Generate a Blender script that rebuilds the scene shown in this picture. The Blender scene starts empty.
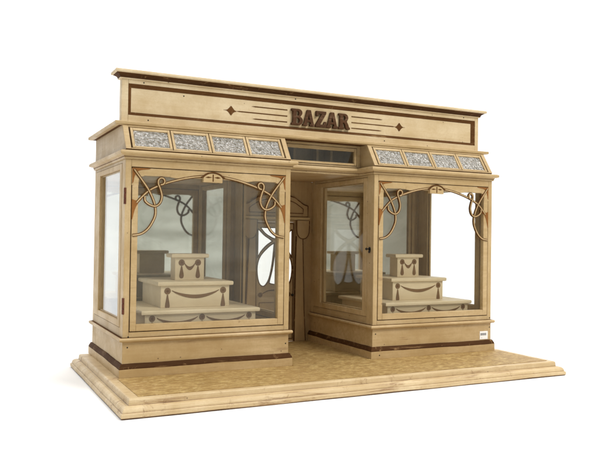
import bpy, bmesh, math, random
from mathutils import Vector, Matrix
random.seed(7)
S = 0.1                      # build units are decimetres: the toy shop is 0.8 m wide
sc = bpy.context.scene
COL = sc.collection

# ------------------------------------------------------------------ materials
def newmat(name):
    m = bpy.data.materials.new(name); m.use_nodes = True
    nt = m.node_tree; nt.nodes.clear()
    out = nt.nodes.new('ShaderNodeOutputMaterial')
    return m, nt, out
def N(nt, t, **kw):
    n = nt.nodes.new(t)
    for k, v in kw.items():
        if hasattr(n, k): setattr(n, k, v)
        else: n.inputs[k.replace('_', ' ')].default_value = v
    return n
def L(nt, a, b): nt.links.new(a, b)
def coords(nt, scale=(10, 10, 10)):
    tc = N(nt, 'ShaderNodeTexCoord'); mp = N(nt, 'ShaderNodeMapping')
    mp.inputs['Scale'].default_value = scale
    L(nt, tc.outputs['Object'], mp.inputs['Vector']); return mp.outputs['Vector']
def noise(nt, vec, scale, detail=6, rough=.6, dist=0):
    n = N(nt, 'ShaderNodeTexNoise'); n.inputs['Scale'].default_value = scale
    n.inputs['Detail'].default_value = detail; n.inputs['Roughness'].default_value = rough
    n.inputs['Distortion'].default_value = dist
    L(nt, vec, n.inputs['Vector']); return n.outputs['Fac']
def ramp(nt, fac, stops):
    r = N(nt, 'ShaderNodeValToRGB'); e = r.color_ramp.elements
    while len(e) < len(stops): e.new(.5)
    for q, (p, c) in zip(e, stops):
        q.position = p; q.color = (c, c, c, 1) if isinstance(c, (int, float)) else (*c, 1)
    L(nt, fac, r.inputs['Fac']); return r.outputs['Color']
def mix(nt, fac, a, b, mode='MIX'):
    m = N(nt, 'ShaderNodeMix', data_type='RGBA', blend_type=mode)
    for s, v in ((m.inputs[0], fac), (m.inputs[6], a), (m.inputs[7], b)):
        if isinstance(v, (int, float)): s.default_value = v
        elif isinstance(v, tuple): s.default_value = (*v, 1)
        else: L(nt, v, s)
    return m.outputs[2]

def paint(name, base, dark, wear, rough=.42, grain=.55, wearamt=.60, spots=True, gdir='X', streak=0.6, spec=.4, edge=.0):
    """aged hand-painted wood: mottled tone, grain, worn brown patches and dirt specks"""
    m, nt, out = newmat(name)
    v = coords(nt)
    g = {'X': (.55, 7, 7), 'Z': (7, 7, .55), 'Y': (7, .55, 7)}[gdir]
    vg = coords(nt, tuple(10 * a for a in g))
    big = noise(nt, v, .55, 3, .55)
    mid = noise(nt, v, 2.3, 8, .68, .3)
    fine = noise(nt, v, 26, 4, .7)
    gr = noise(nt, vg, 2.2, 6, .62, .15)
    c = mix(nt, ramp(nt, big, [(.36, 0.0), (.66, 1.0)]), base, tuple(.5 * (a + b) for a, b in zip(base, dark)))
    c = mix(nt, ramp(nt, mid, [(.40, 0.0), (.72, .75)]), c, dark)
    gm = N(nt, 'ShaderNodeMath', operation='MULTIPLY'); gm.inputs[1].default_value = grain
    L(nt, ramp(nt, gr, [(.42, 0.0), (.70, 1.0)]), gm.inputs[0])
    c = mix(nt, gm.outputs[0], c, dark)
    # worn places
    w1 = noise(nt, v, 5.5, 10, .78, .6)
    vst = coords(nt, tuple(10 * a for a in {'X': (.3, 3.2, 3.2), 'Z': (3.2, 3.2, .3), 'Y': (3.2, .3, 3.2)}[gdir]))
    w2 = noise(nt, vst, 2.6, 8, .7, .5)
    c = mix(nt, ramp(nt, w1, [(wearamt + .02, 0.0), (wearamt + .10, .75)]), c, wear)
    c = mix(nt, ramp(nt, w2, [(wearamt + .01, 0.0), (wearamt + .11, streak)]), c, wear)
    if spots:
        vo = N(nt, 'ShaderNodeTexVoronoi'); vo.inputs['Scale'].default_value = 4.3
        vo.inputs['Randomness'].default_value = 1
        L(nt, v, vo.inputs['Vector'])
        c = mix(nt, ramp(nt, vo.outputs['Distance'], [(.035, .75), (.06, 0.0)]), c, (.09, .05, .025))
    fm = N(nt, 'ShaderNodeMath', operation='MULTIPLY'); fm.inputs[1].default_value = .32
    L(nt, ramp(nt, fine, [(.45, 0.0), (.75, 1.0)]), fm.inputs[0])
    c = mix(nt, fm.outputs[0], c, dark)
    if edge:
        bv = N(nt, 'ShaderNodeBevel'); bv.samples = 4; bv.inputs['Radius'].default_value = .0016
        ge = N(nt, 'ShaderNodeNewGeometry')
        dt = N(nt, 'ShaderNodeVectorMath', operation='DOT_PRODUCT'); L(nt, bv.outputs['Normal'], dt.inputs[0]); L(nt, ge.outputs['True Normal'], dt.inputs[1])
        em = ramp(nt, dt.outputs['Value'], [(.80, 1.0), (.985, 0.0)])
        en = ramp(nt, noise(nt, v, 3.2, 8, .75, .5), [(.44, 0.0), (.60, 1.0)])
        mm = N(nt, 'ShaderNodeMath', operation='MULTIPLY'); L(nt, em, mm.inputs[0]); L(nt, en, mm.inputs[1])
        m2 = N(nt, 'ShaderNodeMath', operation='MULTIPLY'); L(nt, mm.outputs[0], m2.inputs[0]); m2.inputs[1].default_value = edge
        c = mix(nt, m2.outputs[0], c, tuple(.75 * a for a in wear))
    p = N(nt, 'ShaderNodeBsdfPrincipled'); p.inputs['Specular IOR Level'].default_value = spec
    L(nt, c, p.inputs['Base Color'])
    L(nt, ramp(nt, mid, [(.3, rough - .06), (.7, rough + .14)]), p.inputs['Roughness'])
    bp_ = N(nt, 'ShaderNodeBump'); bp_.inputs['Strength'].default_value = .35; bp_.inputs['Distance'].default_value = .0008
    ad = N(nt, 'ShaderNodeMath', operation='ADD'); L(nt, gr, ad.inputs[0]); L(nt, w1, ad.inputs[1])
    L(nt, ad.outputs[0], bp_.inputs['Height']); L(nt, bp_.outputs['Normal'], p.inputs['Normal'])
    L(nt, p.outputs[0], out.inputs['Surface'])
    return m

CREAM = (.63, .475, .265); CREAMD = (.42, .28, .115); WEAR = (.23, .12, .05)
M = {}
M['cream'] = paint('aged_cream_paint', CREAM, CREAMD, WEAR, edge=.8)
M['creamz'] = paint('aged_cream_paint_upright', CREAM, CREAMD, WEAR, gdir='Z', edge=.8)
M['creamy'] = paint('aged_cream_paint_side_shaded', (.53, .395, .215), (.37, .25, .11), WEAR, gdir='Y', edge=.8)  # the same cream made darker, side shade put into the colour
M['sign'] = paint('sign_cream_paint', (.76, .63, .42), (.55, .40, .20), WEAR, wearamt=.62, grain=.35, edge=.8)
M['base'] = paint('worn_base_paint', (.68, .545, .335), (.49, .345, .17), (.25, .13, .05), wearamt=.56, grain=.8, streak=.9, edge=.8)
M['inner'] = paint('inner_wall_paint_shaded', (.46, .31, .145), (.33, .205, .085), (.16, .085, .035), gdir='Z', grain=.5)  # browner wall wood, darkened further to paint in the recess shade
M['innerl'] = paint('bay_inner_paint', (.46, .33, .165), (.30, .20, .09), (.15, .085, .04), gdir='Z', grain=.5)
M['stand'] = paint('stand_cream_paint', (.74, .62, .42), (.61, .49, .31), WEAR, wearamt=.68, spots=False, grain=.2)
M['groove_shade'] = paint('groove_shade_paint', (.36, .22, .10), (.14, .075, .03), (.10, .05, .02), wearamt=.52, spots=False)  # brown that paints a soft shadow line into the platform grooves
M['brown'] = paint('brown_trim_paint', (.098, .043, .015), (.055, .025, .010), (.36, .22, .10), wearamt=.565, spots=False, spec=.06, rough=.6)
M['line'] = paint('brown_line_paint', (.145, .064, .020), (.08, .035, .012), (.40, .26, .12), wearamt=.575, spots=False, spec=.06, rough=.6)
M['stain'] = paint('red_brown_stain', (.33, .145, .042), (.22, .09, .028), (.12, .05, .02), wearamt=.66, spots=False, spec=.06, rough=.6)
M['groove'] = paint('dark_groove', (.075, .04, .018), (.05, .026, .012), (.12, .06, .03), wearamt=.7, spots=False, spec=.06, rough=.6)
M['letter'] = paint('letter_brown', (.112, .050, .022), (.065, .030, .014), (.30, .19, .12), wearamt=.56, spots=False, rough=.45, spec=.12)
M['festoon'] = paint('festoon_brown', (.22, .125, .055), (.15, .08, .035), (.3, .18, .09), wearamt=.7, spots=False, spec=.06, rough=.6)

def paper():
    m, nt, out = newmat('mottled_mustard_paper')
    v = coords(nt)
    rot = N(nt, 'ShaderNodeMapping'); rot.inputs['Rotation'].default_value = (0, 0, .6); rot.inputs['Scale'].default_value = (4, 16, 4)
    L(nt, v, rot.inputs['Vector'])
    rot2 = N(nt, 'ShaderNodeMapping'); rot2.inputs['Rotation'].default_value = (0, 0, -.5); rot2.inputs['Scale'].default_value = (4, 15, 4)
    L(nt, v, rot2.inputs['Vector'])
    a = noise(nt, rot.outputs[0], 1.6, 5, .6, .4); b = noise(nt, rot2.outputs[0], 1.7, 5, .6, .4)
    mx = N(nt, 'ShaderNodeMath', operation='MAXIMUM'); L(nt, a, mx.inputs[0]); L(nt, b, mx.inputs[1])
    big = noise(nt, v, 1.1, 6, .65, .3); fine = noise(nt, v, 30, 5, .7)
    c = mix(nt, ramp(nt, mx.outputs[0], [(.50, 0.0), (.62, 1.0)]), (.29, .175, .05), (.52, .37, .145))
    c = mix(nt, ramp(nt, big, [(.42, 0.0), (.66, .6)]), c, (.36, .22, .075))
    c = mix(nt, ramp(nt, fine, [(.55, 0.0), (.72, .7)]), c, (.24, .13, .04))
    w = noise(nt, v, 11, 7, .75, .2)
    c = mix(nt, ramp(nt, w, [(.57, 0.0), (.70, .75)]), c, (.66, .52, .29))
    c = mix(nt, ramp(nt, w, [(.32, .8), (.44, 0.0)]), c, (.19, .105, .033))
    p = N(nt, 'ShaderNodeBsdfPrincipled'); L(nt, c, p.inputs['Base Color']); p.inputs['Roughness'].default_value = .62
    bb = N(nt, 'ShaderNodeBump'); bb.inputs['Strength'].default_value = .5; bb.inputs['Distance'].default_value = .001
    L(nt, mx.outputs[0], bb.inputs['Height']); L(nt, bb.outputs[0], p.inputs['Normal'])
    L(nt, p.outputs[0], out.inputs['Surface']); return m
M['paper'] = paper()

def dense(poly, step=.2):
    out = []
    for i, p in enumerate(poly):
        q = poly[(i + 1) % len(poly)]; n = max(1, int(math.hypot(q[0] - p[0], q[1] - p[1]) / step))
        out += [(p[0] + (q[0] - p[0]) * k / n, p[1] + (q[1] - p[1]) * k / n) for k in range(n)]
    return out
def wob(x, y, s=0):
    t = x * 1.9 + y * 2.7 + s
    return .5 * math.sin(t) + .3 * math.sin(2.3 * t + 1.1) + .2 * math.sin(5.1 * t + .4)
def simple(name, col, rough=.5, metal=0.0, keep=.6):
    m, nt, out = newmat(name); v = coords(nt)
    n = noise(nt, v, 9, 6, .65)
    c = mix(nt, ramp(nt, n, [(.35, 0.0), (.7, 1.0)]), col, tuple(a * keep for a in col))
    p = N(nt, 'ShaderNodeBsdfPrincipled'); L(nt, c, p.inputs['Base Color'])
    p.inputs['Roughness'].default_value = rough; p.inputs['Metallic'].default_value = metal
    L(nt, p.outputs[0], out.inputs['Surface']); return m
M['rust'] = simple('rusty_hinge_metal', (.17, .055, .03), .55, .5)
M['blackmetal'] = simple('dark_metal', (.035, .028, .022), .4, .7)
M['sticker'] = simple('white_sticker', (.97, .97, .97), .5, keep=1)
M['ink'] = simple('sticker_ink', (.03, .035, .06), .6)

def glass(name, tint, extra=0.0, film=0.0):
    """thin sheet: tinted straight-through light plus Schlick reflection, with a dusty film"""
    m, nt, out = newmat(name); v = coords(nt)
    lw = N(nt, 'ShaderNodeLayerWeight'); lw.inputs['Blend'].default_value = .5
    pw = N(nt, 'ShaderNodeMath', operation='POWER'); L(nt, lw.outputs['Facing'], pw.inputs[0]); pw.inputs[1].default_value = 5
    ml = N(nt, 'ShaderNodeMath', operation='MULTIPLY_ADD'); L(nt, pw.outputs[0], ml.inputs[0])
    ml.inputs[1].default_value = .90; ml.inputs[2].default_value = .045 + extra
    tr = N(nt, 'ShaderNodeBsdfTransparent'); tr.inputs['Color'].default_value = (*tint, 1)
    gl = N(nt, 'ShaderNodeBsdfGlossy'); gl.inputs['Roughness'].default_value = .012
    gl.inputs['Color'].default_value = (.95, .97, .97, 1)
    bb = N(nt, 'ShaderNodeBump'); bb.inputs['Strength'].default_value = .06; bb.inputs['Distance'].default_value = .002
    L(nt, noise(nt, v, .8, 2, .5), bb.inputs['Height']); L(nt, bb.outputs[0], gl.inputs['Normal'])
    df = N(nt, 'ShaderNodeBsdfDiffuse'); df.inputs['Color'].default_value = (.55, .53, .47, 1)
    fm = N(nt, 'ShaderNodeMath', operation='MULTIPLY'); fm.inputs[1].default_value = film * 2
    L(nt, ramp(nt, noise(nt, v, 2.5, 8, .75, .8), [(.3, .25), (.75, .8)]), fm.inputs[0])
    m1 = N(nt, 'ShaderNodeMixShader'); L(nt, fm.outputs[0], m1.inputs[0]); L(nt, tr.outputs[0], m1.inputs[1]); L(nt, df.outputs[0], m1.inputs[2])
    m2 = N(nt, 'ShaderNodeMixShader'); L(nt, ml.outputs[0], m2.inputs[0]); L(nt, m1.outputs[0], m2.inputs[1]); L(nt, gl.outputs[0], m2.inputs[2])
    L(nt, m2.outputs[0], out.inputs['Surface']); return m
M['glass'] = glass('dusty_window_glass', (.985, .988, .978), 0.0, .006)
M['glassf'] = glass('front_window_glass', (.98, .984, .972), 0.0, .006)

def mirror():
    m, nt, out = newmat('old_mirror_silvering'); v = coords(nt)
    n = noise(nt, v, 1.4, 8, .65, 1.2)
    c = mix(nt, ramp(nt, n, [(.4, 0.0), (.7, 1.0)]), (.84, .84, .78), (.70, .71, .64))
    p = N(nt, 'ShaderNodeBsdfPrincipled'); L(nt, c, p.inputs['Base Color'])
    p.inputs['Metallic'].default_value = 1; p.inputs['Roughness'].default_value = .035
    L(nt, p.outputs[0], out.inputs['Surface']); return m
M['mirror'] = mirror()

def crinkle():
    m, nt, out = newmat('hammered_skylight_glass'); v = coords(nt)
    vo = N(nt, 'ShaderNodeTexVoronoi'); vo.inputs['Scale'].default_value = 24; L(nt, v, vo.inputs['Vector'])
    n = noise(nt, v, 21, 5, .72)
    ad = N(nt, 'ShaderNodeMath', operation='ADD'); L(nt, vo.outputs['Distance'], ad.inputs[0]); L(nt, n, ad.inputs[1])
    bb = N(nt, 'ShaderNodeBump'); bb.inputs['Strength'].default_value = 1.0; bb.inputs['Distance'].default_value = .0035
    L(nt, ad.outputs[0], bb.inputs['Height'])
    p = N(nt, 'ShaderNodeBsdfPrincipled')
    L(nt, mix(nt, ramp(nt, n, [(.40, 0.0), (.60, 1.0)]), (.42, .415, .38), (.88, .88, .87)), p.inputs['Base Color'])
    p.inputs['Metallic'].default_value = .75; p.inputs['Roughness'].default_value = .15
    L(nt, bb.outputs[0], p.inputs['Normal']); L(nt, p.outputs[0], out.inputs['Surface']); return m
M['crinkle'] = crinkle()

# ------------------------------------------------------------------ mesh builder
class MB:
    def __init__(s): s.v = []; s.f = []; s.mi = []; s.mats = []
    def m(s, mat):
        if mat not in s.mats: s.mats.append(mat)
        return s.mats.index(mat)
    def add(s, vs, fs, mat):
        o = len(s.v); s.v += [tuple(p) for p in vs]; k = s.m(mat)
        for f in fs: s.f.append([i + o for i in f]); s.mi.append(k)
    def box(s, x0, x1, y0, y1, z0, z1, mat):
        s.hexa([(x0,y0,z0),(x1,y0,z0),(x1,y1,z0),(x0,y1,z0),(x0,y0,z1),(x1,y0,z1),(x1,y1,z1),(x0,y1,z1)], mat)
    def hexa(s, v, mat):
        s.add(v, [(0,3,2,1),(4,5,6,7),(0,1,5,4),(1,2,6,5),(2,3,7,6),(3,0,4,7)], mat)
    def prism(s, poly, y0, y1, mat, plane='XZ', back=True):
        """polygon (a,b) extruded along the third axis from y0 (front) to y1"""
        n = len(poly)
        def P(a, b, c): return {'XZ': (a, c, b), 'YZ': (c, a, b), 'XY': (a, b, c)}[plane]
        vs = [P(a, b, y0) for a, b in poly] + [P(a, b, y1) for a, b in poly]
        fs = [tuple(range(n)), tuple(range(2 * n - 1, n - 1, -1))] + [(i, i + n, (i + 1) % n + n, (i + 1) % n) for i in range(n)]
        s.add(vs, fs, mat)
    def ringXZ(s, x0, x1, z0, z1, l, r, b, t, y0, y1, mat):
        """rectangular frame in the XZ plane made of stiles and rails; l,r,b,t are member widths"""
        s.box(x0, x0 + l, y0, y1, z0, z1, mat); s.box(x1 - r, x1, y0, y1, z0, z1, mat)
        s.box(x0 + l, x1 - r, y0, y1, z0, z0 + b, mat); s.box(x0 + l, x1 - r, y0, y1, z1 - t, z1, mat)
    def ringYZ(s, y0, y1, z0, z1, l, r, b, t, x0, x1, mat):
        s.box(x0, x1, y0, y0 + l, z0, z1, mat); s.box(x0, x1, y1 - r, y1, z0, z1, mat)
        s.box(x0, x1, y0 + l, y1 - r, z0, z0 + b, mat); s.box(x0, x1, y0 + l, y1 - r, z1 - t, z1, mat)
    def loft(s, poly, prof, mats, cap_bot=True, cap_top=True):
        """mouldings: mitred offsets (out, z) of a closed CCW outline"""
        n = len(poly); base = len(s.v)
        nrm = []
        for i in range(n):
            p, q, r = Vector(poly[i - 1]), Vector(poly[i]), Vector(poly[(i + 1) % n])
            d1 = (q - p).normalized(); d2 = (r - q).normalized()
            n1 = Vector((d1.y, -d1.x)); n2 = Vector((d2.y, -d2.x))
            b = (n1 + n2); b /= (1 + n1.dot(n2)); nrm.append(b)
        for o, z in prof:
            for i in range(n): s.v.append((poly[i][0] + nrm[i].x * o, poly[i][1] + nrm[i].y * o, z))
        for j in range(len(prof) - 1):
            mt = mats[j] if isinstance(mats, list) else mats
            k = s.m(mt)
            for i in range(n):
                a = base + j * n + i; b = base + j * n + (i + 1) % n
                s.f.append([a, b, b + n, a + n]); s.mi.append(k)
        mt = mats[0] if isinstance(mats, list) else mats
        if cap_bot: s.f.append([base + i for i in range(n - 1, -1, -1)]); s.mi.append(s.m(mt))
        mt = mats[-1] if isinstance(mats, list) else mats
        if cap_top: s.f.append([base + (len(prof) - 1) * n + i for i in range(n)]); s.mi.append(s.m(mt))
    def ribbon(s, pts, w, y0, y1, mat, fn=None, taper=0):
        """a strip of width w swept along XZ points, between depths y0 (front) and y1"""
        n = len(pts); vs = []
        for i in range(n):
            a = Vector(pts[max(i - 1, 0)]); b = Vector(pts[min(i + 1, n - 1)]); d = (b - a).normalized()
            nn = Vector((-d.y, d.x)); ww = w
            if taper: ww = w * (1 - taper * abs(2 * i / (n - 1) - 1))
            p = Vector(pts[i])
            for sgn, y in ((1, y0), (-1, y0), (-1, y1), (1, y1)):
                q = p + nn * sgn * ww / 2; vs.append((q.x, y, q.y))
        fs = []
        for i in range(n - 1):
            o = i * 4
            for k in range(4): fs.append((o + k, o + (k + 1) % 4, o + 4 + (k + 1) % 4, o + 4 + k))
        fs += [(3, 2, 1, 0), (4 * n - 4, 4 * n - 3, 4 * n - 2, 4 * n - 1)]
        if fn: vs = [fn(*v) for v in vs]
        s.add(vs, fs, mat)
    def cyl(s, c, r, h, axis, mat, n=20, r2=None):
        r2 = r if r2 is None else r2; vs = []
        for k, rr in ((0, r), (1, r2)):
            for i in range(n):
                a = 2 * math.pi * i / n; p = [rr * math.cos(a), rr * math.sin(a)]
                q = {'X': (k * h, p[0], p[1]), 'Y': (p[0], k * h, p[1]), 'Z': (p[0], p[1], k * h)}[axis]
                vs.append(tuple(c[j] + q[j] for j in range(3)))
        s.add(vs, [tuple(range(n - 1, -1, -1)), tuple(range(n, 2 * n))] + [(i, (i + 1) % n, n + (i + 1) % n, n + i) for i in range(n)], mat)
    def ball(s, c, r, mat, n=14, m=9, sq=(1, 1, 1)):
        vs = []; fs = []
        for j in range(m + 1):
            t = math.pi * j / m
            for i in range(n):
                a = 2 * math.pi * i / n
                vs.append((c[0] + r * sq[0] * math.sin(t) * math.cos(a), c[1] + r * sq[1] * math.sin(t) * math.sin(a), c[2] + r * sq[2] * math.cos(t)))
        for j in range(m):
            for i in range(n): fs.append((j * n + i, (j + 1) * n + i, (j + 1) * n + (i + 1) % n, j * n + (i + 1) % n))
        s.add(vs, fs, mat)
    def build(s, name, parent=None, bevel=.006, smooth=False, jitter=0, label=None):
        me = bpy.data.meshes.new(name)
        vs = [(x * S, y * S, z * S) for x, y, z in s.v]
        me.from_pydata(vs, [], s.f)
        for mt in s.mats: me.materials.append(M[mt])
        me.polygons.foreach_set('material_index', s.mi)
        bm = bmesh.new(); bm.from_mesh(me); bmesh.ops.remove_doubles(bm, verts=bm.verts, dist=1e-7) if smooth else None
        bmesh.ops.recalc_face_normals(bm, faces=bm.faces); bm.to_mesh(me); bm.free()
        if smooth:
            for p in me.polygons: p.use_smooth = True
        o = bpy.data.objects.new(name, me); COL.objects.link(o)
        if parent: o.parent = parent
        if label: o['label'] = label
        if bevel:
            b = o.modifiers.new('edge_rounding', 'BEVEL'); b.width = bevel * S; b.segments = 2
            b.limit_method = 'ANGLE'; b.angle_limit = math.radians(40); b.use_clamp_overlap = True
        return o

def shape2d(name, splines, mats, parent, y0, y1, cyclic=True, bevel=.004, plane='XZ', at=0):
    """flat board with holes (even-odd) from closed outlines, thickness y0..y1 (front..back)"""
    cu = bpy.data.curves.new(name, 'CURVE'); cu.dimensions = '2D'; cu.fill_mode = 'BOTH'
    for pts in splines:
        sp = cu.splines.new('POLY'); sp.points.add(len(pts) - 1)
        for p, (a, b) in zip(sp.points, pts): p.co = (a * S, b * S, 0, 1)
        sp.use_cyclic_u = True
    th = (y1 - y0) / 2 * S
    cu.extrude = th - bevel * S if bevel else th
    cu.bevel_depth = bevel * S; cu.bevel_resolution = 1; cu.offset = -bevel * S
    to = bpy.data.objects.new(name, cu); COL.objects.link(to)
    dg = bpy.context.evaluated_depsgraph_get(); me = bpy.data.meshes.new_from_object(to.evaluated_get(dg))
    bpy.data.objects.remove(to)
    ym = (y0 + y1) / 2 * S
    for v in me.vertices:
        x, z, t = v.co; v.co = (x, ym - t, z)
    me.flip_normals()
    me.materials.clear(); me.materials.append(M[mats]); me.name = name
    bm = bmesh.new(); bm.from_mesh(me); bmesh.ops.remove_doubles(bm, verts=bm.verts, dist=1e-6)
    bmesh.ops.recalc_face_normals(bm, faces=bm.faces); bm.to_mesh(me); bm.free()
    o = bpy.data.objects.new(name, me); COL.objects.link(o)
    if parent: o.parent = parent
    return o

def spline(pts, k=8, closed=False):
    out = []; n = len(pts)
    rng = range(n) if closed else range(n - 1)
    for i in rng:
        p = [Vector(pts[(i + d) % n]) if closed else Vector(pts[min(max(i + d, 0), n - 1)]) for d in (-1, 0, 1, 2)]
        for j in range(k):
            t = j / k
            q = .5 * ((2 * p[1]) + (-p[0] + p[2]) * t + (2 * p[0] - 5 * p[1] + 4 * p[2] - p[3]) * t * t + (-p[0] + 3 * p[1] - 3 * p[2] + p[3]) * t ** 3)
            out.append((q.x, q.y))
    if not closed: out.append(tuple(pts[-1]))
    return out
def disc(cx, cz, r, n=18, rz=None):
    rz = rz or r
    return [(cx + r * math.cos(2 * math.pi * i / n), cz + rz * math.sin(2 * math.pi * i / n)) for i in range(n)]

def root(name, label, cat, loc):
    o = bpy.data.objects.new(name, None); COL.objects.link(o); o.location = [c * S for c in loc]
    o.empty_display_size = .05
    o['label'] = label; o['category'] = cat; return o

# ------------------------------------------------------------------ measured dimensions (dm)
FY = 1.573                     # front of the bays
LB = (.353, 3.172); RB = (4.863, 7.633)
BACK = 4.02; WALLY = 4.035      # backs of the bays, face of the recess wall
ZT = .245; ZQ = .85; ZK = 3.60
TOP_Z = 5.06

shop = root('toy_shop', 'antique cream painted wooden toy shop with two glazed bay windows and a BAZAR sign', 'toy shop', (0, 0, 0))

# ---- stepped platform
mb = MB()
prof = [(-.006, 0), (0, .012), (.004, .018), (.004, .060), (-.004, .070), (-.018, .074), (-.020, .080), (-.022, .100), (-.034, .124), (-.056, .142), (-.084, .150), (-.118, .152), (-.122, .158),
        (-.126, .222), (-.134, .236), (-.150, .243), (-.165, .245)]
mb.loft(dense([(0, 0), (8, 0), (8, 4.16), (0, 4.16)]), prof, ['line', 'base', 'base', 'base', 'base', 'groove_shade', 'base', 'base', 'base', 'base', 'base', 'groove_shade', 'base', 'base', 'base', 'base'])
mb.v = [(x, y + (.007 * wob(x, y, 3) if y < .2 else 0), z + (.007 * wob(x, y, z * 9) * max(0, 1 - z / .2) + .003 if z < .2 else 0)) for x, y, z in mb.v]
platform = mb.build('platform', shop, bevel=.004)
mb = MB()
mb.box(.27, 7.74, .20, 1.488, ZT + .001, ZT + .006, 'paper')
mb.box(3.24, 4.806, 1.4885, 4.034, ZT + .001, ZT + .006, 'paper')
mb.build('floor_paper', platform, bevel=0)

# ---- plinths of the bays
def plinth(x0, x1):
    mb = MB()
    o = .056
    prof = [(o, ZT), (o, .377), (o - .004, .382), (o - .004, .395), (.022, .452), (.0, .456), (0, .775), (.018, .785), (.045, .79), (.058, .805), (.060, .825), (.050, .842), (.035, .848), (.0, ZQ)]
    mats = ['cream', 'brown', 'brown', 'brown', 'brown'] + ['cream'] * 7 + ['line']
    mb.loft(dense([(x0, FY), (x1, FY), (x1, BACK), (x0, BACK)]), prof, mats)
    mb.v = [(x, y, z + (.008 * wob(x, y, 6) if .37 < z < .46 else 0)) for x, y, z in mb.v]
    return mb.build('plinth', shop, bevel=.003)
pl = plinth(*LB); pr = plinth(*RB)
# nail holes: heads of small nails
def nails(parent, pts, y=FY - .002):
    for x, z in pts:
        b = MB(); b.cyl((x, y, z), .012, .006, 'Y', 'blackmetal', 10); b.build('nail_head', parent, bevel=0)
nails(pl, [(.43, .70), (3.12, .62)]); nails(pr, [(4.93, .69), (7.60, .70)])
nails(pr, [(4.985, .31)], FY - .058)
# paper sticker on the right plinth
mb = MB(); mb.box(7.355, 7.555, FY - .006, FY - .0015, .470, .628, 'sticker')
st = mb.build('price_sticker', pr, bevel=0, label='small white paper sticker with dark printing')
mb = MB()
x = 7.375
for k, w in enumerate((.012, .03, .03, .03, .03, .012)):
    z0, z1 = (.548, .590)
    if w < .02: mb.box(x, x + .008, FY - .008, FY - .006, z0 - .004, z1 + .004, 'ink')
    else: mb.ringXZ(x, x + .022, z0, z1, .006, .006, .007, .007, FY - .008, FY - .006, 'ink')
    x += .014 if w < .02 else .029
mb.box(7.40, 7.406, FY - .008, FY - .006, .492, .505, 'ink')
mb.build('printing', st, bevel=0)

# ---- bay carcasses, windows, mirrors
def side_glass(x, y0, y1, z0, z1, name, frame_parent):
    g = MB(); g.box(x, x + .02, y0, y1, z0, z1, 'glass'); return g.build('glass_pane', frame_parent, bevel=0)

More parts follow.
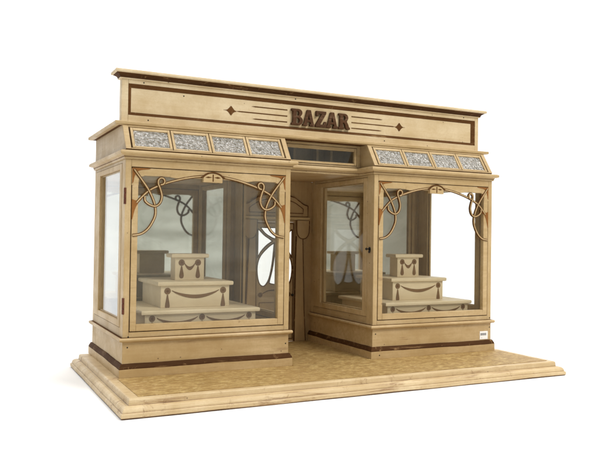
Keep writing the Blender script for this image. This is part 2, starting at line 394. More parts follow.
def bay(x0, x1, inner_right):
    """corner posts, top rail, floor and ceiling of one bay"""
    mb = MB()
    pw = .093
    # front posts and rails round the sash
    mb.box(x0, x0 + pw, FY, FY + .22, ZQ, ZK, 'creamz'); mb.box(x1 - pw, x1, FY, FY + .22, ZQ, ZK, 'creamz')
    mb.box(x0 + pw, x1 - pw, FY, FY + .12, ZQ, .93, 'cream'); mb.box(x0 + pw, x1 - pw, FY, FY + .12, 3.485, ZK, 'cream')
    # side walls: rails over and under the sashes, back posts
    for xa, xb in ((x0, x0 + .1), (x1 - .1, x1)):
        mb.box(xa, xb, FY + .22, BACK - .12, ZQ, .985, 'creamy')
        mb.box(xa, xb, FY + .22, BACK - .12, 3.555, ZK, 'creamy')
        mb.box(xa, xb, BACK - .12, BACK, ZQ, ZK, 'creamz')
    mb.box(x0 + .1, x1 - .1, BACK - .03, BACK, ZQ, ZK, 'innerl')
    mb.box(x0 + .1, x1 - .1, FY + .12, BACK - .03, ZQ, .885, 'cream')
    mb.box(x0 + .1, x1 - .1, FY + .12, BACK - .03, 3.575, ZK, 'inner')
    fr = mb.build('bay_frame', shop, bevel=.005)
    # front sash
    sx0, sx1 = x0 + pw + .014, x1 - pw - .012
    m2 = MB()
    m2.ringXZ(sx0, sx1, .944, 3.472, .095, .105, .105, .118, FY - .004, FY + .085, 'cream')
    # dark painted rebate lines round the glass and behind the gap
    m2.ringXZ(x0 + pw + .0005, x1 - pw - .0005, .9305, 3.4845, .012, .010, .012, .011, FY + .012, FY + .08, 'groove')
    sash = m2.build('window_sash', shop, bevel=.007)
    g = MB(); g.box(sx0 + .08, sx1 - .09, FY + .04, FY + .055, 1.03, 3.37, 'glassf'); g.build('glass_pane', sash, bevel=0)
    # dark bead line on the frame, a finger from the glass
    m3 = MB()
    gx0, gx1, gz0, gz1 = sx0 + .095, sx1 - .105, 1.049, 3.354
    # fretwork: curves measured on the left bay, mirrored about its centre
    sc_ = (x1 - x0) / 2.82; xc = 1.765
    def T(p): return (x0 + (p[0] - .353) * sc_, p[1])
    def mirr(pts): return [(2 * xc - a, b) for a, b in pts]
    arch = [(.53, 2.93), (.60, 3.01), (.738, 3.135), (.948, 3.236), (1.217, 3.322), (1.45, 3.372), (1.63, 3.395)]
    diag = [(.485, 3.445), (.53, 3.385), (.604, 3.29), (.705, 3.15), (.78, 3.006), (.822, 2.878), (.826, 2.747), (.775, 2.62), (.70, 2.515), (.60, 2.448), (.475, 2.425)]
    ring = [(.655, 3.03), (.662, 2.963), (.729, 2.908), (.821, 2.885), (.895, 2.935), (.925, 3.038), (.900, 3.15), (.866, 3.235), (.868, 3.295), (.905, 3.328), (.950, 3.318), (.966, 3.275), (.945, 3.235), (.90, 3.222)]
    for side in (0, 1):
        f = MB()
        for i, c in enumerate((arch, diag, ring)):
            pts = spline(c, 8)
            pts = [T(p) for p in (mirr(pts) if side else pts)]
            if side: pts = pts[::-1]
            yo = FY - .012 - .006 * i
            f.ribbon(pts, .042, yo, FY + .012, 'line')
            f.ribbon(pts, .020, yo - .004, yo + .002, 'cream')
        # stained corner pieces with hollow inner edges, on the face of the sash
        c1 = [(.458, 3.470), (.458, 3.22)] + spline([(.478, 3.255), (.492, 3.33), (.525, 3.395), (.585, 3.435), (.72, 3.456)], 5) + [(.75, 3.470)]
        c2 = [(.458, 2.985)] + spline([(.458, 2.985), (.53, 2.965), (.62, 2.992)], 4)[1:] + spline([(.62, 2.992), (.555, 2.92), (.505, 2.82), (.468, 2.67)], 5)[1:] + [(.458, 2.67)]
        for c, dy in ((c1, .010), (c2, .011)):
            pts = [T(p) for p in (mirr(c) if side else c)]
            if side: pts = pts[::-1]
            f.prism(pts[::-1], FY - dy, FY + .03, 'stain')
        # concave cream fillet where rail and stile meet, and swelling of the stile end
        c3 = [(.45, 3.46), (.62, 3.46), (.64, 3.345)] + spline([(.64, 3.345), (.585, 3.325), (.560, 3.27), (.558, 3.20)], 4)[1:] + [(.45, 3.2)]
        pts = [T(p) for p in (mirr(c3) if side else c3)]
        f.prism(pts, FY - .0065, FY + .028, 'cream')
        # cream spandrel filling between rail and arch
        c4 = [(1.06, 3.40), (1.06, 3.350), (1.15, 3.335), (1.25, 3.340), (1.45, 3.380), (1.66, 3.405), (1.66, 3.45)]
        pts = [T(p) for p in (mirr(c4) if side else c4)]
        f.prism(pts, FY - .0075, FY + .028, 'cream')
        # painted line along top of the rail
        f.build('fretwork', sash, bevel=.003)
    # medallion at the head of the arch
    f = MB()
    md = [T(p) for p in [(1.60, 3.30), (1.925, 3.295), (1.925, 3.37)] + spline([(1.925, 3.37), (1.88, 3.412), (1.80, 3.438), (1.72, 3.438), (1.65, 3.412), (1.60, 3.372)], 4)[1:]]
    f.prism(md, FY - .034, FY + .03, 'cream')
    f.ribbon([T(p) for p in spline([(1.565, 3.372), (1.60, 3.392), (1.65, 3.430), (1.72, 3.455), (1.80, 3.455), (1.88, 3.428), (1.93, 3.390), (1.965, 3.372)], 5)], .022, FY - .040, FY + .02, 'line')
    f.ribbon([T((1.762, 3.425)), T((1.762, 3.312))], .020, FY - .038, FY - .033, 'line')
    f.prism([T(p) for p in [(1.63, 3.375), (1.68, 3.392), (1.745, 3.378), (1.68, 3.365)]], FY - .038, FY - .033, 'line')
    f.prism([T(p) for p in [(1.78, 3.378), (1.84, 3.392), (1.895, 3.375), (1.84, 3.362)]], FY - .0375, FY - .033, 'line')
    f.build('medallion', sash, bevel=.002)
    # side sashes (glazed) on both sides
    for xa, flip in ((x0, 1), (x1 - .1, 0)):
        m4 = MB()
        xo0, xo1 = (xa - .006, xa + .085) if flip else (xa + .015, xa + .106)
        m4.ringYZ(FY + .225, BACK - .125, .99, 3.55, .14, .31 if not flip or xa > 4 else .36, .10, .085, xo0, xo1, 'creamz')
        xi0, xi1 = (xa + .0855, xa + .108) if flip else (xa - .008, xa + .0145)
        m4.ringYZ(FY + .235, BACK - .145, 1.00, 3.54, .14, .34, .10, .085, xi0, xi1, 'innerl')
        # inner bead
        m4.ringYZ(FY + .365 + .0005, BACK - .4355, 1.0905, 3.4645, .022, .085, .022, .022, xa + .03, xa + .075, 'innerl')
        sd = m4.build('side_window', shop, bevel=.006)
        g = MB(); g.box(xa + .045, xa + .058, FY + .38, BACK - .455, 1.10, 3.455, 'glass'); g.build('glass_pane', sd, bevel=0)
    # mirror on the back wall, between moulded uprights
    mz0, mz1 = .89, 3.57
    m5 = MB(); m5.box(x0 + .19, x1 - .34, BACK - .085, BACK - .07, mz0, mz1, 'mirror'); mi = m5.build('mirror', shop, bevel=0)
    for grp in (((x1 - .34, x1 - .27, .10), (x1 - .2685, x1 - .19, .14), (x1 - .1885, x1 - .105, .11)), ((x0 + .105, x0 + .19, .11),)):
        m6 = MB()
        for a, b, d in grp:
            m6.box(a, b, BACK - d, BACK - .032, mz0 + .001, mz1 + .003, 'innerl')
        if len(grp) > 1: m6.box(x1 - .3395, x1 - .1055, BACK - .09, BACK - .033, mz0 + .002, mz1 + .002, 'groove')
        m6.build('mirror_upright', mi, bevel=.008)
    return fr, sash
fl, sl = bay(*LB, True); fr_, sr = bay(*RB, False)

# hinges on the left front corner, latch on the right bay's inner side
for z in (2.905, 1.21):
    h = MB()
    h.box(.353 - .008, .353 + .018, FY - .007, FY + .002, z, z + .25, 'rust')
    h.box(.353 - .010, .353 - .001, FY - .009, FY + .05, z, z + .25, 'rust')
    for k in range(3): h.cyl((.349, FY - .010, z + .085 * k + .004), .016, .074, 'Z', 'rust', 10)
    h.build('hinge', fl, bevel=.002)
h = MB()
h.cyl((4.863, 1.70, 2.235), .036, -.010, 'X', 'blackmetal', 16)
h.cyl((4.855, 1.70, 2.235), .011, -.055, 'X', 'blackmetal', 12)
h.ball((4.793, 1.70, 2.235), .024, 'blackmetal')
h.box(4.847, 4.853, 1.675, 1.725, 2.16, 2.225, 'blackmetal')
h.ball((4.835, 1.66, 2.195), .020, 'blackmetal', sq=(1, 1, .8))
h.build('latch', fr_, bevel=.003)
nails(fr_, [(7.60, .885)]); nails(fl, [(.44, .862)])

# ---- cornice over the bays, broken back over the recess
RY = 2.10
outl = [(LB[0], FY), (LB[1], FY), (LB[1], RY), (RB[0], RY), (RB[0], FY), (RB[1], FY), (RB[1], BACK), (LB[0], BACK)]
mb = MB()
prof = [(0, ZK + .001), (.022, ZK + .003), (.026, 3.632), (.034, 3.640), (.034, 3.655), (.078, 3.668), (.096, 3.676), (.100, 3.70), (.094, 3.722), (.078, 3.732), (0, 3.742)]
mats = ['cream', 'cream', 'line', 'cream', 'cream', 'cream', 'cream', 'cream', 'cream', 'line']  # lower brown line paints in the cornice shadow, upper one is a joint
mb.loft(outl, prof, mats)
mb.build('cornice', shop, bevel=.003)

# ---- roof box with sloping skylights over each bay and upright transom between
YB0, YB1 = 1.575, 1.855; Z0, Z1 = 3.742, 4.160
for (x0, x1) in (LB, RB):
    mb = MB()
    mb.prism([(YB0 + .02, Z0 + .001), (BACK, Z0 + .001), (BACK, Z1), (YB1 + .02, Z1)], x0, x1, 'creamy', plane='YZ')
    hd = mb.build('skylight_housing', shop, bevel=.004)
    sl_ = (YB1 - YB0) / (Z1 - Z0); ln = math.hypot(YB1 - YB0, Z1 - Z0)
    ny, nz = -(Z1 - Z0) / ln, (YB1 - YB0) / ln       # outward normal of the slope
    def P(x, w, o):                                  # w along slope (dm), o outward
        t = w / ln
        return (x, YB0 + .02 + (YB1 - YB0) * t + ny * o, Z0 + (Z1 - Z0) * t + nz * o)
    def sbox(m, xa, xb, wa, wb, oa, ob, mat):
        m.hexa([P(xa, wa, ob), P(xb, wa, ob), P(xb, wa, oa), P(xa, wa, oa), P(xa, wb, ob), P(xb, wb, ob), P(xb, wb, oa), P(xa, wb, oa)], mat)
    k = (x1 - x0) / 2.82
    f = MB()
    sbox(f, x0, x0 + .085 * k, .0, ln, .001, .035, 'cream'); sbox(f, x1 - .085 * k, x1, .0, ln, .001, .035, 'cream')
    sbox(f, x0 + .085 * k, x1 - .085 * k, .0, .022, .001, .034, 'cream'); sbox(f, x0 + .085 * k, x1 - .085 * k, ln - .05, ln, .001, .034, 'cream')
    sbox(f, x0 + .085 * k + .0005, x1 - .085 * k - .0005, .0225, ln - .0505, .001, .006, 'groove')
    f.build('skylight_frame', hd, bevel=.004)
    xs0 = x0 + .103 * k; pitch = (x1 - x0 - .206 * k) / 4
    for i in range(4):
        a = xs0 + i * pitch + .007; b = a + pitch - .014
        q = MB()
        wa, wb = .030, ln - .062
        sbox(q, a, a + .042, wa, wb, .0065, .033, 'cream'); sbox(q, b - .042, b, wa, wb, .0065, .033, 'cream')
        sbox(q, a + .042, b - .042, wa, wa + .035, .0065, .032, 'cream'); sbox(q, a + .042, b - .042, wb - .05, wb, .0065, .032, 'cream')
        sk = q.build('skylight', shop, bevel=.004)
        q = MB()
        nn, mm = 2, 2
        sbox(q, a + .038, b - .038, wa + .03, wb - .045, .007, .014, 'crinkle')
        q.build('glass_pane', sk, bevel=0)

# transom over the entrance
mb = MB()
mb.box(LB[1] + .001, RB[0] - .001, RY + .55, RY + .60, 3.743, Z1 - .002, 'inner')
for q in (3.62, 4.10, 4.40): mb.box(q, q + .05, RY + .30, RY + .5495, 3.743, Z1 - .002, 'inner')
mb.ringXZ(LB[1] + .002, RB[0] - .002, 3.744, Z1 - .003, .10, .075, .028, .045, RY - .035, RY + .019, 'cream')
th = mb.build('transom_wall', shop, bevel=.005)
mb = MB()
mb.ringXZ(3.285, 4.775, 3.782, 4.105, .045, .05, .04, .06, RY - .042, RY + .018, 'cream')
mb.ringXZ(3.276, 4.784, 3.7725, 4.1145, .0085, .0085, .009, .009, RY - .030, RY + .018, 'groove')
tw = mb.build('transom_window', shop, bevel=.004)
mb = MB(); mb.box(3.325, 4.73, RY - .012, RY - .004, 3.818, 4.05, 'glass'); mb.build('glass_pane', tw, bevel=0)

# roof ledge
mb = MB()
prof = [(0, Z1 + .001), (.045, Z1 + .002), (.10, 4.168), (.118, 4.176), (.120, 4.214), (.112, 4.224), (0, 4.226)]
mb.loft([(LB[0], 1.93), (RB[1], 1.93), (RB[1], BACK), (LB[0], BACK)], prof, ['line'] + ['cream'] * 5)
mb.build('roof_ledge', shop, bevel=.003)

# ---- sign board
SY = 2.00
mb = MB()
mb.box(.364, 7.632, SY + .035, SY + .14, 4.227, 4.985, 'sign')
mb.box(.364, .472, SY, SY + .0345, 4.227, 4.985, 'sign'); mb.box(7.545, 7.632, SY, SY + .0345, 4.227, 4.985, 'sign')
mb.box(.4725, 7.5445, SY, SY + .0345, 4.227, 4.352, 'sign'); mb.box(.4725, 7.5445, SY, SY + .0345, 4.858, 4.985, 'sign')
board = mb.build('sign_board', shop, bevel=.004)
nails(board, [(7.25, 4.90), (.80, 4.29), (.72, 4.89), (3.45, 4.90), (5.35, 4.29)], SY - .002)
nails(board, [(6.62, 4.40), (1.4, 4.75)], SY + .034)
mb = MB()
# mitred dark brown moulding inside the panel
def mitre(m, x0, x1, z0, z1, w, wt, wr, ya, yb, mat):
    o = [(x0, z0), (x1, z0), (x1, z1), (x0, z1)]; i = [(x0 + w, z0 + w), (x1 - wr, z0 + w), (x1 - wr, z1 - wt), (x0 + w, z1 - wt)]
    for k in range(4):
        a, b, c, d = o[k], o[(k + 1) % 4], i[(k + 1) % 4], i[k]
        m.hexa([(a[0], ya, a[1]), (b[0], ya, b[1]), (c[0], yb - .004, c[1]), (d[0], yb - .004, d[1]), (a[0], yb, a[1]), (b[0], yb, b[1]), (c[0], yb, c[1]), (d[0], yb, d[1])], mat)
mitre(mb, .473, 7.544, 4.3525, 4.8575, .050, .062, .085, SY + .006, SY + .0345, 'line')
mb.build('panel_moulding', board, bevel=0)
# painted arrows either side of the lettering
def stroke(xa, xb, z, w=.018):
    mb.prism([(xa, z), (xa + .06 * (1 if xb > xa else -1), z - w / 2), (xb, z - w / 2), (xb, z + w / 2), (xa + .06 * (1 if xb > xa else -1), z + w / 2)][::(1 if xb > xa else -1)], SY + .031, SY + .036, 'line')
for sg, c in ((1, 0), (-1, 7.945)):
    mb = MB(); X = lambda v: v if sg == 1 else c - v
    stroke(X(2.33), X(3.31), 4.585); stroke(X(2.62), X(3.31), 4.695); stroke(X(2.64), X(3.31), 4.480)
    d = spline([(2.10, 4.588), (2.17, 4.60), (2.235, 4.668)], 4) + spline([(2.25, 4.66), (2.30, 4.60), (2.34, 4.585)], 4) + spline([(2.33, 4.575), (2.285, 4.555), (2.25, 4.51)], 4) + spline([(2.235, 4.505), (2.17, 4.575), (2.10, 4.588)], 4)[:-1]
    d = [(X(a), b) for a, b in d]
    mb.prism(d if sg == 1 else d[::-1], SY + .030, SY + .037, 'line')
    mb.build('painted_arrow', board, bevel=0)

# raised slab-serif letters
def arc(cx, cy, rx, ry, a0, a1, n=8):
    return [(cx + rx * math.cos(math.radians(a0 + (a1 - a0) * i / n)), cy + ry * math.sin(math.radians(a0 + (a1 - a0) * i / n))) for i in range(n + 1)]
GL = {}
GL['B'] = (.80, [[(0, 0), (.50, 0)] + arc(.50, .27, .28, .27, -90, 60) + [(.60, .53)] + arc(.48, .77, .26, .23, -50, 90) + [(0, 1), (0, .87), (.10, .85), (.10, .15), (0, .13)],
                 [(.33, .13), (.45, .13)] + arc(.45, .285, .10, .155, -90, 90, 6) + [(.33, .44)],
                 [(.33, .57), (.43, .57)] + arc(.43, .72, .09, .15, -90, 90, 6) + [(.33, .87)]])
GL['A'] = (.92, [[(0, 0), (.36, 0), (.36, .12), (.29, .14), (.32, .25), (.58, .25), (.61, .14), (.53, .12), (.53, 0), (.92, 0), (.92, .12), (.84, .15), (.60, 1), (.33, 1), (.08, .15), (0, .12)],
                 [(.36, .38), (.54, .38), (.45, .74)]])
GL['Z'] = (.76, [[(0, 0), (.76, 0), (.76, .36), (.63, .36), (.58, .17), (.33, .17), (.74, .86), (.74, 1), (.04, 1), (.04, .68), (.17, .68), (.21, .83), (.42, .83), (0, .14)]])
GL['R'] = (.90, [[(0, 0), (.42, 0), (.42, .13), (.33, .15), (.33, .42), (.42, .42), (.50, .30), (.56, .08), (.66, 0), (.90, 0), (.90, .13), (.83, .15), (.76, .32), (.66, .47)] + arc(.48, .74, .28, .26, -50, 90) + [(0, 1), (0, .87), (.10, .85), (.10, .15), (0, .13)],
                 [(.33, .56), (.43, .56)] + arc(.43, .715, .10, .155, -90, 90, 6) + [(.33, .87)]])
x = 3.372; H = .29
widths = [.232, .238, .222, .238, .238]
starts = [3.372, 3.602, 3.858, 4.083, 4.338]
for ch, xs, w in zip('BAZAR', starts, widths):
    gw, sp = GL[ch]
    o = shape2d('letter', [[(xs + a / gw * w, 4.437 + b * H) for a, b in c] for c in sp], 'letter', board, SY - .022, SY + .034, bevel=.006)
    o['label'] = 'brown raised slab serif letter ' + ch

# cap of the sign board
mb = MB()
prof = [(0, 4.9255), (.022, 4.927), (.028, 4.94), (.030, 4.955), (.045, 4.98), (.075, 4.998), (.092, 5.008), (.112, 5.012), (.120, 5.025), (.118, 5.050), (.108, 5.062), (0, 5.066)]
mats = ['sign', 'sign', 'brown', 'brown', 'brown', 'brown', 'sign', 'sign', 'sign', 'sign', 'sign']
mb.loft([(.362, SY - .002), (7.634, SY - .002), (7.634, SY + .142), (.362, SY + .142)], prof, mats)
mb.build('sign_cap', shop, bevel=.002)

# ---- recess: back wall, shop door, pilasters, shelf and pediment
DX0, DX1 = 3.575, 4.475; DC = .5 * (DX0 + DX1)
mb = MB()
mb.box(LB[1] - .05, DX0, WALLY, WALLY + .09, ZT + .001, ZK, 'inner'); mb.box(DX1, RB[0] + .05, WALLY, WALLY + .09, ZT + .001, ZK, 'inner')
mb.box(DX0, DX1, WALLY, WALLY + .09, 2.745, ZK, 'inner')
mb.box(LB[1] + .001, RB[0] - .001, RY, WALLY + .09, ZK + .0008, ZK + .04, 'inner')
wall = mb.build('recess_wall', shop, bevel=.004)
# door leaf
hw = .395
def lobe(sg):
    pts = [(.015, 2.31), (.16, 2.21), (.33, 2.03), (.395, 1.83), (.385, 1.60), (.33, 1.45), (.235, 1.415), (.14, 1.53), (.085, 1.72), (.045, 1.97), (.015, 2.31)]
    p = spline(pts, 5)[:-1]
    return [(DC + sg * a, b) for a, b in p]
def lens():
    a = spline([(0, 2.18), (.03, 1.92), (.065, 1.72), (.115, 1.53), (.12, 1.47)], 4); b = [(-x_, y_) for x_, y_ in a[::-1]]
    p = a + spline([(.12, 1.47), (0, 1.445), (-.12, 1.47)], 3)[1:-1] + b[:-1]
    return [(DC + x_, y_) for x_, y_ in p]
topw = [(DC + a, b) for a, b in [(-.335, 2.62), (.335, 2.62)] + spline([(.335, 2.62), (.24, 2.51), (.13, 2.44), (0, 2.39), (-.13, 2.44), (-.24, 2.51), (-.335, 2.62)], 3)[1:-1]]
def tri(sg):
    p = [(.39, 2.59)] + spline([(.36, 2.57), (.25, 2.465), (.15, 2.40), (.07, 2.345)], 3) + spline([(.07, 2.335), (.19, 2.255), (.31, 2.13), (.39, 1.99)], 3)
    return [(DC + sg * a, b) for a, b in p]
holes = [lobe(1), lobe(-1), lens(), topw, tri(1), tri(-1)]
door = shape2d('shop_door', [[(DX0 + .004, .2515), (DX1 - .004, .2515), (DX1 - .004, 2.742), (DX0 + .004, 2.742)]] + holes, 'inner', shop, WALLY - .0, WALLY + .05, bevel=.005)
mb = MB()
for h_ in holes: mb.ribbon(h_ + [h_[0]], .022, WALLY - .006, WALLY + .008, 'line')
mb.ringXZ(DX0 + .02, DX1 - .02, .30, 2.72, .018, .018, .018, .018, WALLY - .005, WALLY + .002, 'line')
mb.ringXZ(DX0 + .10, DX1 - .10, .42, 1.08, .014, .014, .014, .014, WALLY - .005, WALLY + .002, 'line')
# rosettes and swag painted under the glass
for sg in (-1, 1): mb.prism(disc(DC + sg * .32, 1.235, .05), WALLY - .0055, WALLY + .002, 'line')
mb.ribbon([(DC + a, b) for a, b in spline([(-.27, 1.26), (-.15, 1.315), (0, 1.325), (.15, 1.315), (.27, 1.26)], 5)], .03, WALLY - .005, WALLY + .002, 'line', taper=.5)
mb.build('door_ornament', door, bevel=0)
mb = MB(); mb.box(DC - .41, DC + .41, WALLY + .053, WALLY + .062, 1.36, 2.66, 'glass'); mb.build('door_glass', door, bevel=0)
mb = MB(); mb.ball((DX1 - .05, WALLY - .035, 1.22), .028, 'blackmetal'); mb.cyl((DX1 - .05, WALLY - .03, 1.22), .012, .034, 'Y', 'blackmetal', 10); mb.build('door_knob', door, bevel=0)
# pilasters
for sg in (-1, 1):
    mb = MB()
    X = lambda a: 4.035 + sg * a
    def pr_(pts, y0, y1, mat):
        q = [(X(a), b) for a, b in pts]; mb.prism(q if sg == 1 else q[::-1], y0, y1, mat)
    shaft = [(.44, ZT + .008), (.70, ZT + .008), (.66, .9), (.60, 2.5), (.58, 2.75), (.465, 2.75), (.455, 2.0)]
    pr_(shaft, WALLY - .045, WALLY - .0005, 'inner')
    tongue = [(.45, 2.78), (.745, 2.78), (.745, 2.62)] + spline([(.745, 2.62), (.73, 2.50), (.68, 2.42), (.60, 2.395), (.52, 2.42), (.465, 2.50), (.45, 2.62)], 4)[1:]
    pr_(tongue, WALLY - .075, WALLY - .046, 'inner')
    mb.ribbon([(X(a), b) for a, b in tongue[1:] + [tongue[0]]], .018, WALLY - .082, WALLY - .07, 'line')
    mb.ribbon([(X(a), b) for a, b in [(.70, ZT + .01), (.66, .9), (.61, 2.4)]], .018, WALLY - .052, WALLY - .02, 'line')
    mb.ribbon([(X(a), b) for a, b in [(.44, ZT + .01), (.45, 2.0), (.462, 2.45)]], .018, WALLY - .052, WALLY - .02, 'line')
    mb.build('pilaster', shop, bevel=.004)
mb = MB(); mb.loft([(3.30, 3.99), (4.77, 3.99), (4.77, WALLY - .001), (3.30, WALLY - .001)], [(-.03, 2.783), (0, 2.79), (.02, 2.81), (.03, 2.835), (.025, 2.85), (0, 2.855)], 'cream', True, True)
mb.build('door_shelf', shop, bevel=.002)
ped = [(3.31, 2.856), (4.76, 2.856), (4.76, 3.09)] + spline([(4.76, 3.09), (4.66, 3.12), (4.55, 3.19), (4.40, 3.27), (4.035, 3.33), (3.67, 3.27), (3.52, 3.19), (3.41, 3.12), (3.31, 3.09)], 5)[1:]
mb = MB(); mb.prism(ped, WALLY - .035, WALLY - .0005, 'inner'); pe = mb.build('pediment', shop, bevel=.004)
mb = MB(); mb.ribbon(ped + [ped[0]], .02, WALLY - .042, WALLY - .03, 'line')
ip = [(3.42, 2.93), (4.65, 2.93), (4.65, 3.02)] + spline([(4.65, 3.02), (4.55, 3.09), (4.38, 3.175), (4.035, 3.23), (3.69, 3.175), (3.52, 3.09), (3.42, 3.02)], 5)[1:]
mb.ribbon(ip + [ip[0]], .016, WALLY - .041, WALLY - .03, 'line'); mb.build('pediment_lines', pe, bevel=0)

# ------------------------------------------------------------------ display stands
def stand(cx, label):
    r = root('display_stand', label, 'display stand', (cx, 2.6, .885))
    r['group'] = 'stepped display stands in the bay windows'
    base = Vector((cx, 2.6, .885))
    tiers = [  # half width of box, front, back, z0, z1, half width of tread
        (.955, 1.845, 3.55, .886, 1.155, 1.02, 1.80, 3.60),
        (.605, 2.195, 3.40, 1.226, 1.588, .665, 2.15, 3.50),
        (.262, 2.545, 2.82, 1.659, 2.047, .335, 2.50, 2.86)]
    for i, (hw, y0, y1, z0, z1, tw, ty0, ty1) in enumerate(tiers):
        b = MB(); b.box(cx - hw, cx + hw, y0, y1, z0, z1, 'stand')
        off = -base
        def done(m, nm, par, bevel=.006):
            m.v = [(x - base.x, y - base.y, z - base.z) for x, y, z in m.v]; return m.build(nm, par, bevel=bevel)
        t = done(b, 'tier', r)
        b = MB(); b.loft([(cx - tw, ty0), (cx + tw, ty0), (cx + tw, ty1), (cx - tw, ty1)], [(-.02, z1 + .0005), (-.004, z1 + .008), (0, z1 + .03), (0, z1 + .055), (-.008, z1 + .066), (-.02, z1 + .070)], 'stand')
        done(b, 'tread', t, .002)
        # festoons: rosettes, tassels, swags
        b = MB(); yf = y0 - .006; yb = y0 + .002; z = z1 - (.085 if i else .058)
        ros = (cx - hw + .115, cx + hw - .115) if i else (cx - hw + .12, cx, cx + hw - .12)
        for k, rx in enumerate(ros):
            b.prism(disc(rx, z, .055 if i else .05), yf, yb, 'festoon'); b.prism(disc(rx, z, .022), yf - .004, yf + .001, 'line')
            ln = (.30, .27)[i - 1] if i else .20
            hb = [(.010, .062), (.016, .35 * ln), (.034, .68 * ln), (.040, .84 * ln), (.032, .95 * ln), (.014, ln)]
            b.prism([(rx - p_, z - q_) for p_, q_ in hb] + [(rx + p_, z - q_) for p_, q_ in hb[::-1]], yf, yb, 'festoon')
            pass
        for a, c in zip(ros[:-1], ros[1:]):
            sag = (.115, .13, .13)[i]; g = (.075, .075, .045)[i]; n = 14; d = c - a - 2 * g
            up = [(a + g + d * q / n, z + .012 - sag * .62 * math.sin(math.pi * q / n) ** .8) for q in range(n + 1)]
            lo = [(a + g + d * q / n, z + .000 - (sag) * math.sin(math.pi * q / n) ** .8) for q in range(n, -1, -1)]
            m_ = n
            for q in range(n):
                b.prism([up[q], up[q + 1], lo[n - q - 1], lo[n - q]], yf + .0005, yb, 'festoon')
        done(b, 'festoon', t, 0)
    return r
stand(1.717, 'three tier stepped display stand with brown festoons behind the left bay window')
stand(6.318, 'three tier stepped display stand with brown festoons behind the right bay window')

# ------------------------------------------------------------------ ground: white studio table
def white():
    m, nt, out = newmat('white_table_top'); v = coords(nt)
    c = mix(nt, noise(nt, v, .7, 4, .5), (.93, .93, .93), (.96, .96, .955))
    p = N(nt, 'ShaderNodeBsdfPrincipled'); L(nt, c, p.inputs['Base Color']); p.inputs['Roughness'].default_value = .8
    p.inputs['Specular IOR Level'].default_value = .2
    L(nt, p.outputs[0], out.inputs['Surface']); return m
M['white'] = white()
mb = MB(); mb.box(-60, 70, -4.7, 9, -.5, -.001, 'white')
g = mb.build('ground', None, bevel=0); g['kind'] = 'structure'; g['label'] = 'seamless white studio table top under the toy shop'

# ------------------------------------------------------------------ world: white studio cyclorama behind, dim room in front with an added bright patch for the mirrors
w = bpy.data.worlds.new('World'); sc.world = w; w.use_nodes = True
nt = w.node_tree; nt.nodes.clear()
tc = N(nt, 'ShaderNodeTexCoord'); sp = N(nt, 'ShaderNodeSeparateXYZ'); L(nt, tc.outputs['Generated'], sp.inputs[0])
back = N(nt, 'ShaderNodeMapRange'); back.interpolation_type = 'SMOOTHSTEP'
back.inputs['From Min'].default_value = -.35; back.inputs['From Max'].default_value = .25
back.inputs['To Min'].default_value = 0; back.inputs['To Max'].default_value = 1
L(nt, sp.outputs['Y'], back.inputs['Value'])
wm = N(nt, 'ShaderNodeMapping'); wm.inputs['Scale'].default_value = (1, 1, 5); wm.inputs['Rotation'].default_value = (0, .25, 0); L(nt, tc.outputs['Generated'], wm.inputs['Vector'])
nz_ = noise(nt, wm.outputs[0], 4, 4, .6, 1.0)
room = mix(nt, ramp(nt, nz_, [(.35, 0.0), (.65, 1.0)]), (.42, .42, .37), (.78, .78, .72))  # brighter streaked area added so the mirrors reflect more light
sx_ = N(nt, 'ShaderNodeMapRange'); sx_.interpolation_type = 'SMOOTHSTEP'; sx_.inputs['From Min'].default_value = .38; sx_.inputs['From Max'].default_value = .62
L(nt, sp.outputs['X'], sx_.inputs['Value'])
room = mix(nt, sx_.outputs[0], room, (.29, .255, .20))
fl_ = N(nt, 'ShaderNodeMapRange'); fl_.interpolation_type = 'SMOOTHSTEP'; fl_.inputs['From Min'].default_value = .10; fl_.inputs['From Max'].default_value = -.05
L(nt, sp.outputs['X'], fl_.inputs['Value'])
room = mix(nt, fl_.outputs[0], room, (.26, .26, .25))
col = mix(nt, back.outputs[0], room, (1.45, 1.45, 1.46))
lf = N(nt, 'ShaderNodeMapRange'); lf.interpolation_type = 'SMOOTHSTEP'
lf.inputs['From Min'].default_value = -.35; lf.inputs['From Max'].default_value = -.60
L(nt, sp.outputs['X'], lf.inputs['Value'])
col = mix(nt, lf.outputs[0], col, (.32, .32, .315))
upm = N(nt, 'ShaderNodeMapRange'); upm.interpolation_type = 'SMOOTHSTEP'
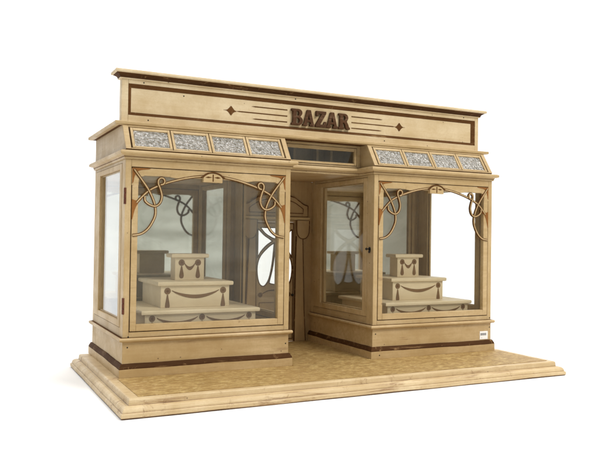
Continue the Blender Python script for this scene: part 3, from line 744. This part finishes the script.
upm.inputs['From Min'].default_value = .45; upm.inputs['From Max'].default_value = .95
L(nt, sp.outputs['Z'], upm.inputs['Value'])
col = mix(nt, upm.outputs[0], col, (1.9, 1.88, 1.84))
bg = N(nt, 'ShaderNodeBackground'); L(nt, col, bg.inputs['Color']); bg.inputs['Strength'].default_value = 1.0
wo = N(nt, 'ShaderNodeOutputWorld'); L(nt, bg.outputs[0], wo.inputs['Surface'])

def area(name, loc, tgt, size, power, col=(1, .96, .9)):
    l = bpy.data.lights.new(name, 'AREA'); l.shape = 'RECTANGLE'; l.size = size[0]; l.size_y = size[1]; l.energy = power; l.color = col
    o = bpy.data.objects.new(name, l); COL.objects.link(o); o.location = loc
    o.rotation_euler = (Vector(tgt) - Vector(loc)).to_track_quat('-Z', 'Y').to_euler(); return o
area('softbox_key', (1.15, -1.35, 1.95), (.42, .2, .2), (.8, .7), 33)

# ------------------------------------------------------------------ camera (solved from the photograph)
yaw, pit, rol, fpx = .46396079, .0164996, .01444036, 711.2528
F = Vector((math.sin(yaw) * math.cos(pit), math.cos(yaw) * math.cos(pit), math.sin(pit)))
R = Vector((math.cos(yaw), -math.sin(yaw), 0)); U = R.cross(F)
R2 = R * math.cos(rol) + U * math.sin(rol); U2 = -R * math.sin(rol) + U * math.cos(rol)
cd = bpy.data.cameras.new('camera'); cam = bpy.data.objects.new('camera', cd); COL.objects.link(cam)
mt = Matrix((R2, U2, -F)).transposed().to_4x4(); mt.translation = Vector((-2.12221096, -9.38981771, 2.44004415)) * S
cam.matrix_world = mt
cd.sensor_width = 36; cd.lens = fpx / 600 * 36; cd.clip_start = .01; cd.clip_end = 500
sc.camera = cam
sc.view_settings.view_transform = 'Standard'; sc.view_settings.look = 'None'; sc.view_settings.gamma = 1
sc.view_settings.exposure = 0
sc.render.engine = 'CYCLES'
try:
    sc.cycles.use_denoising = True
    sc.cycles.max_bounces = 16; sc.cycles.transparent_max_bounces = 24; sc.cycles.glossy_bounces = 8
except Exception as e: print(e)
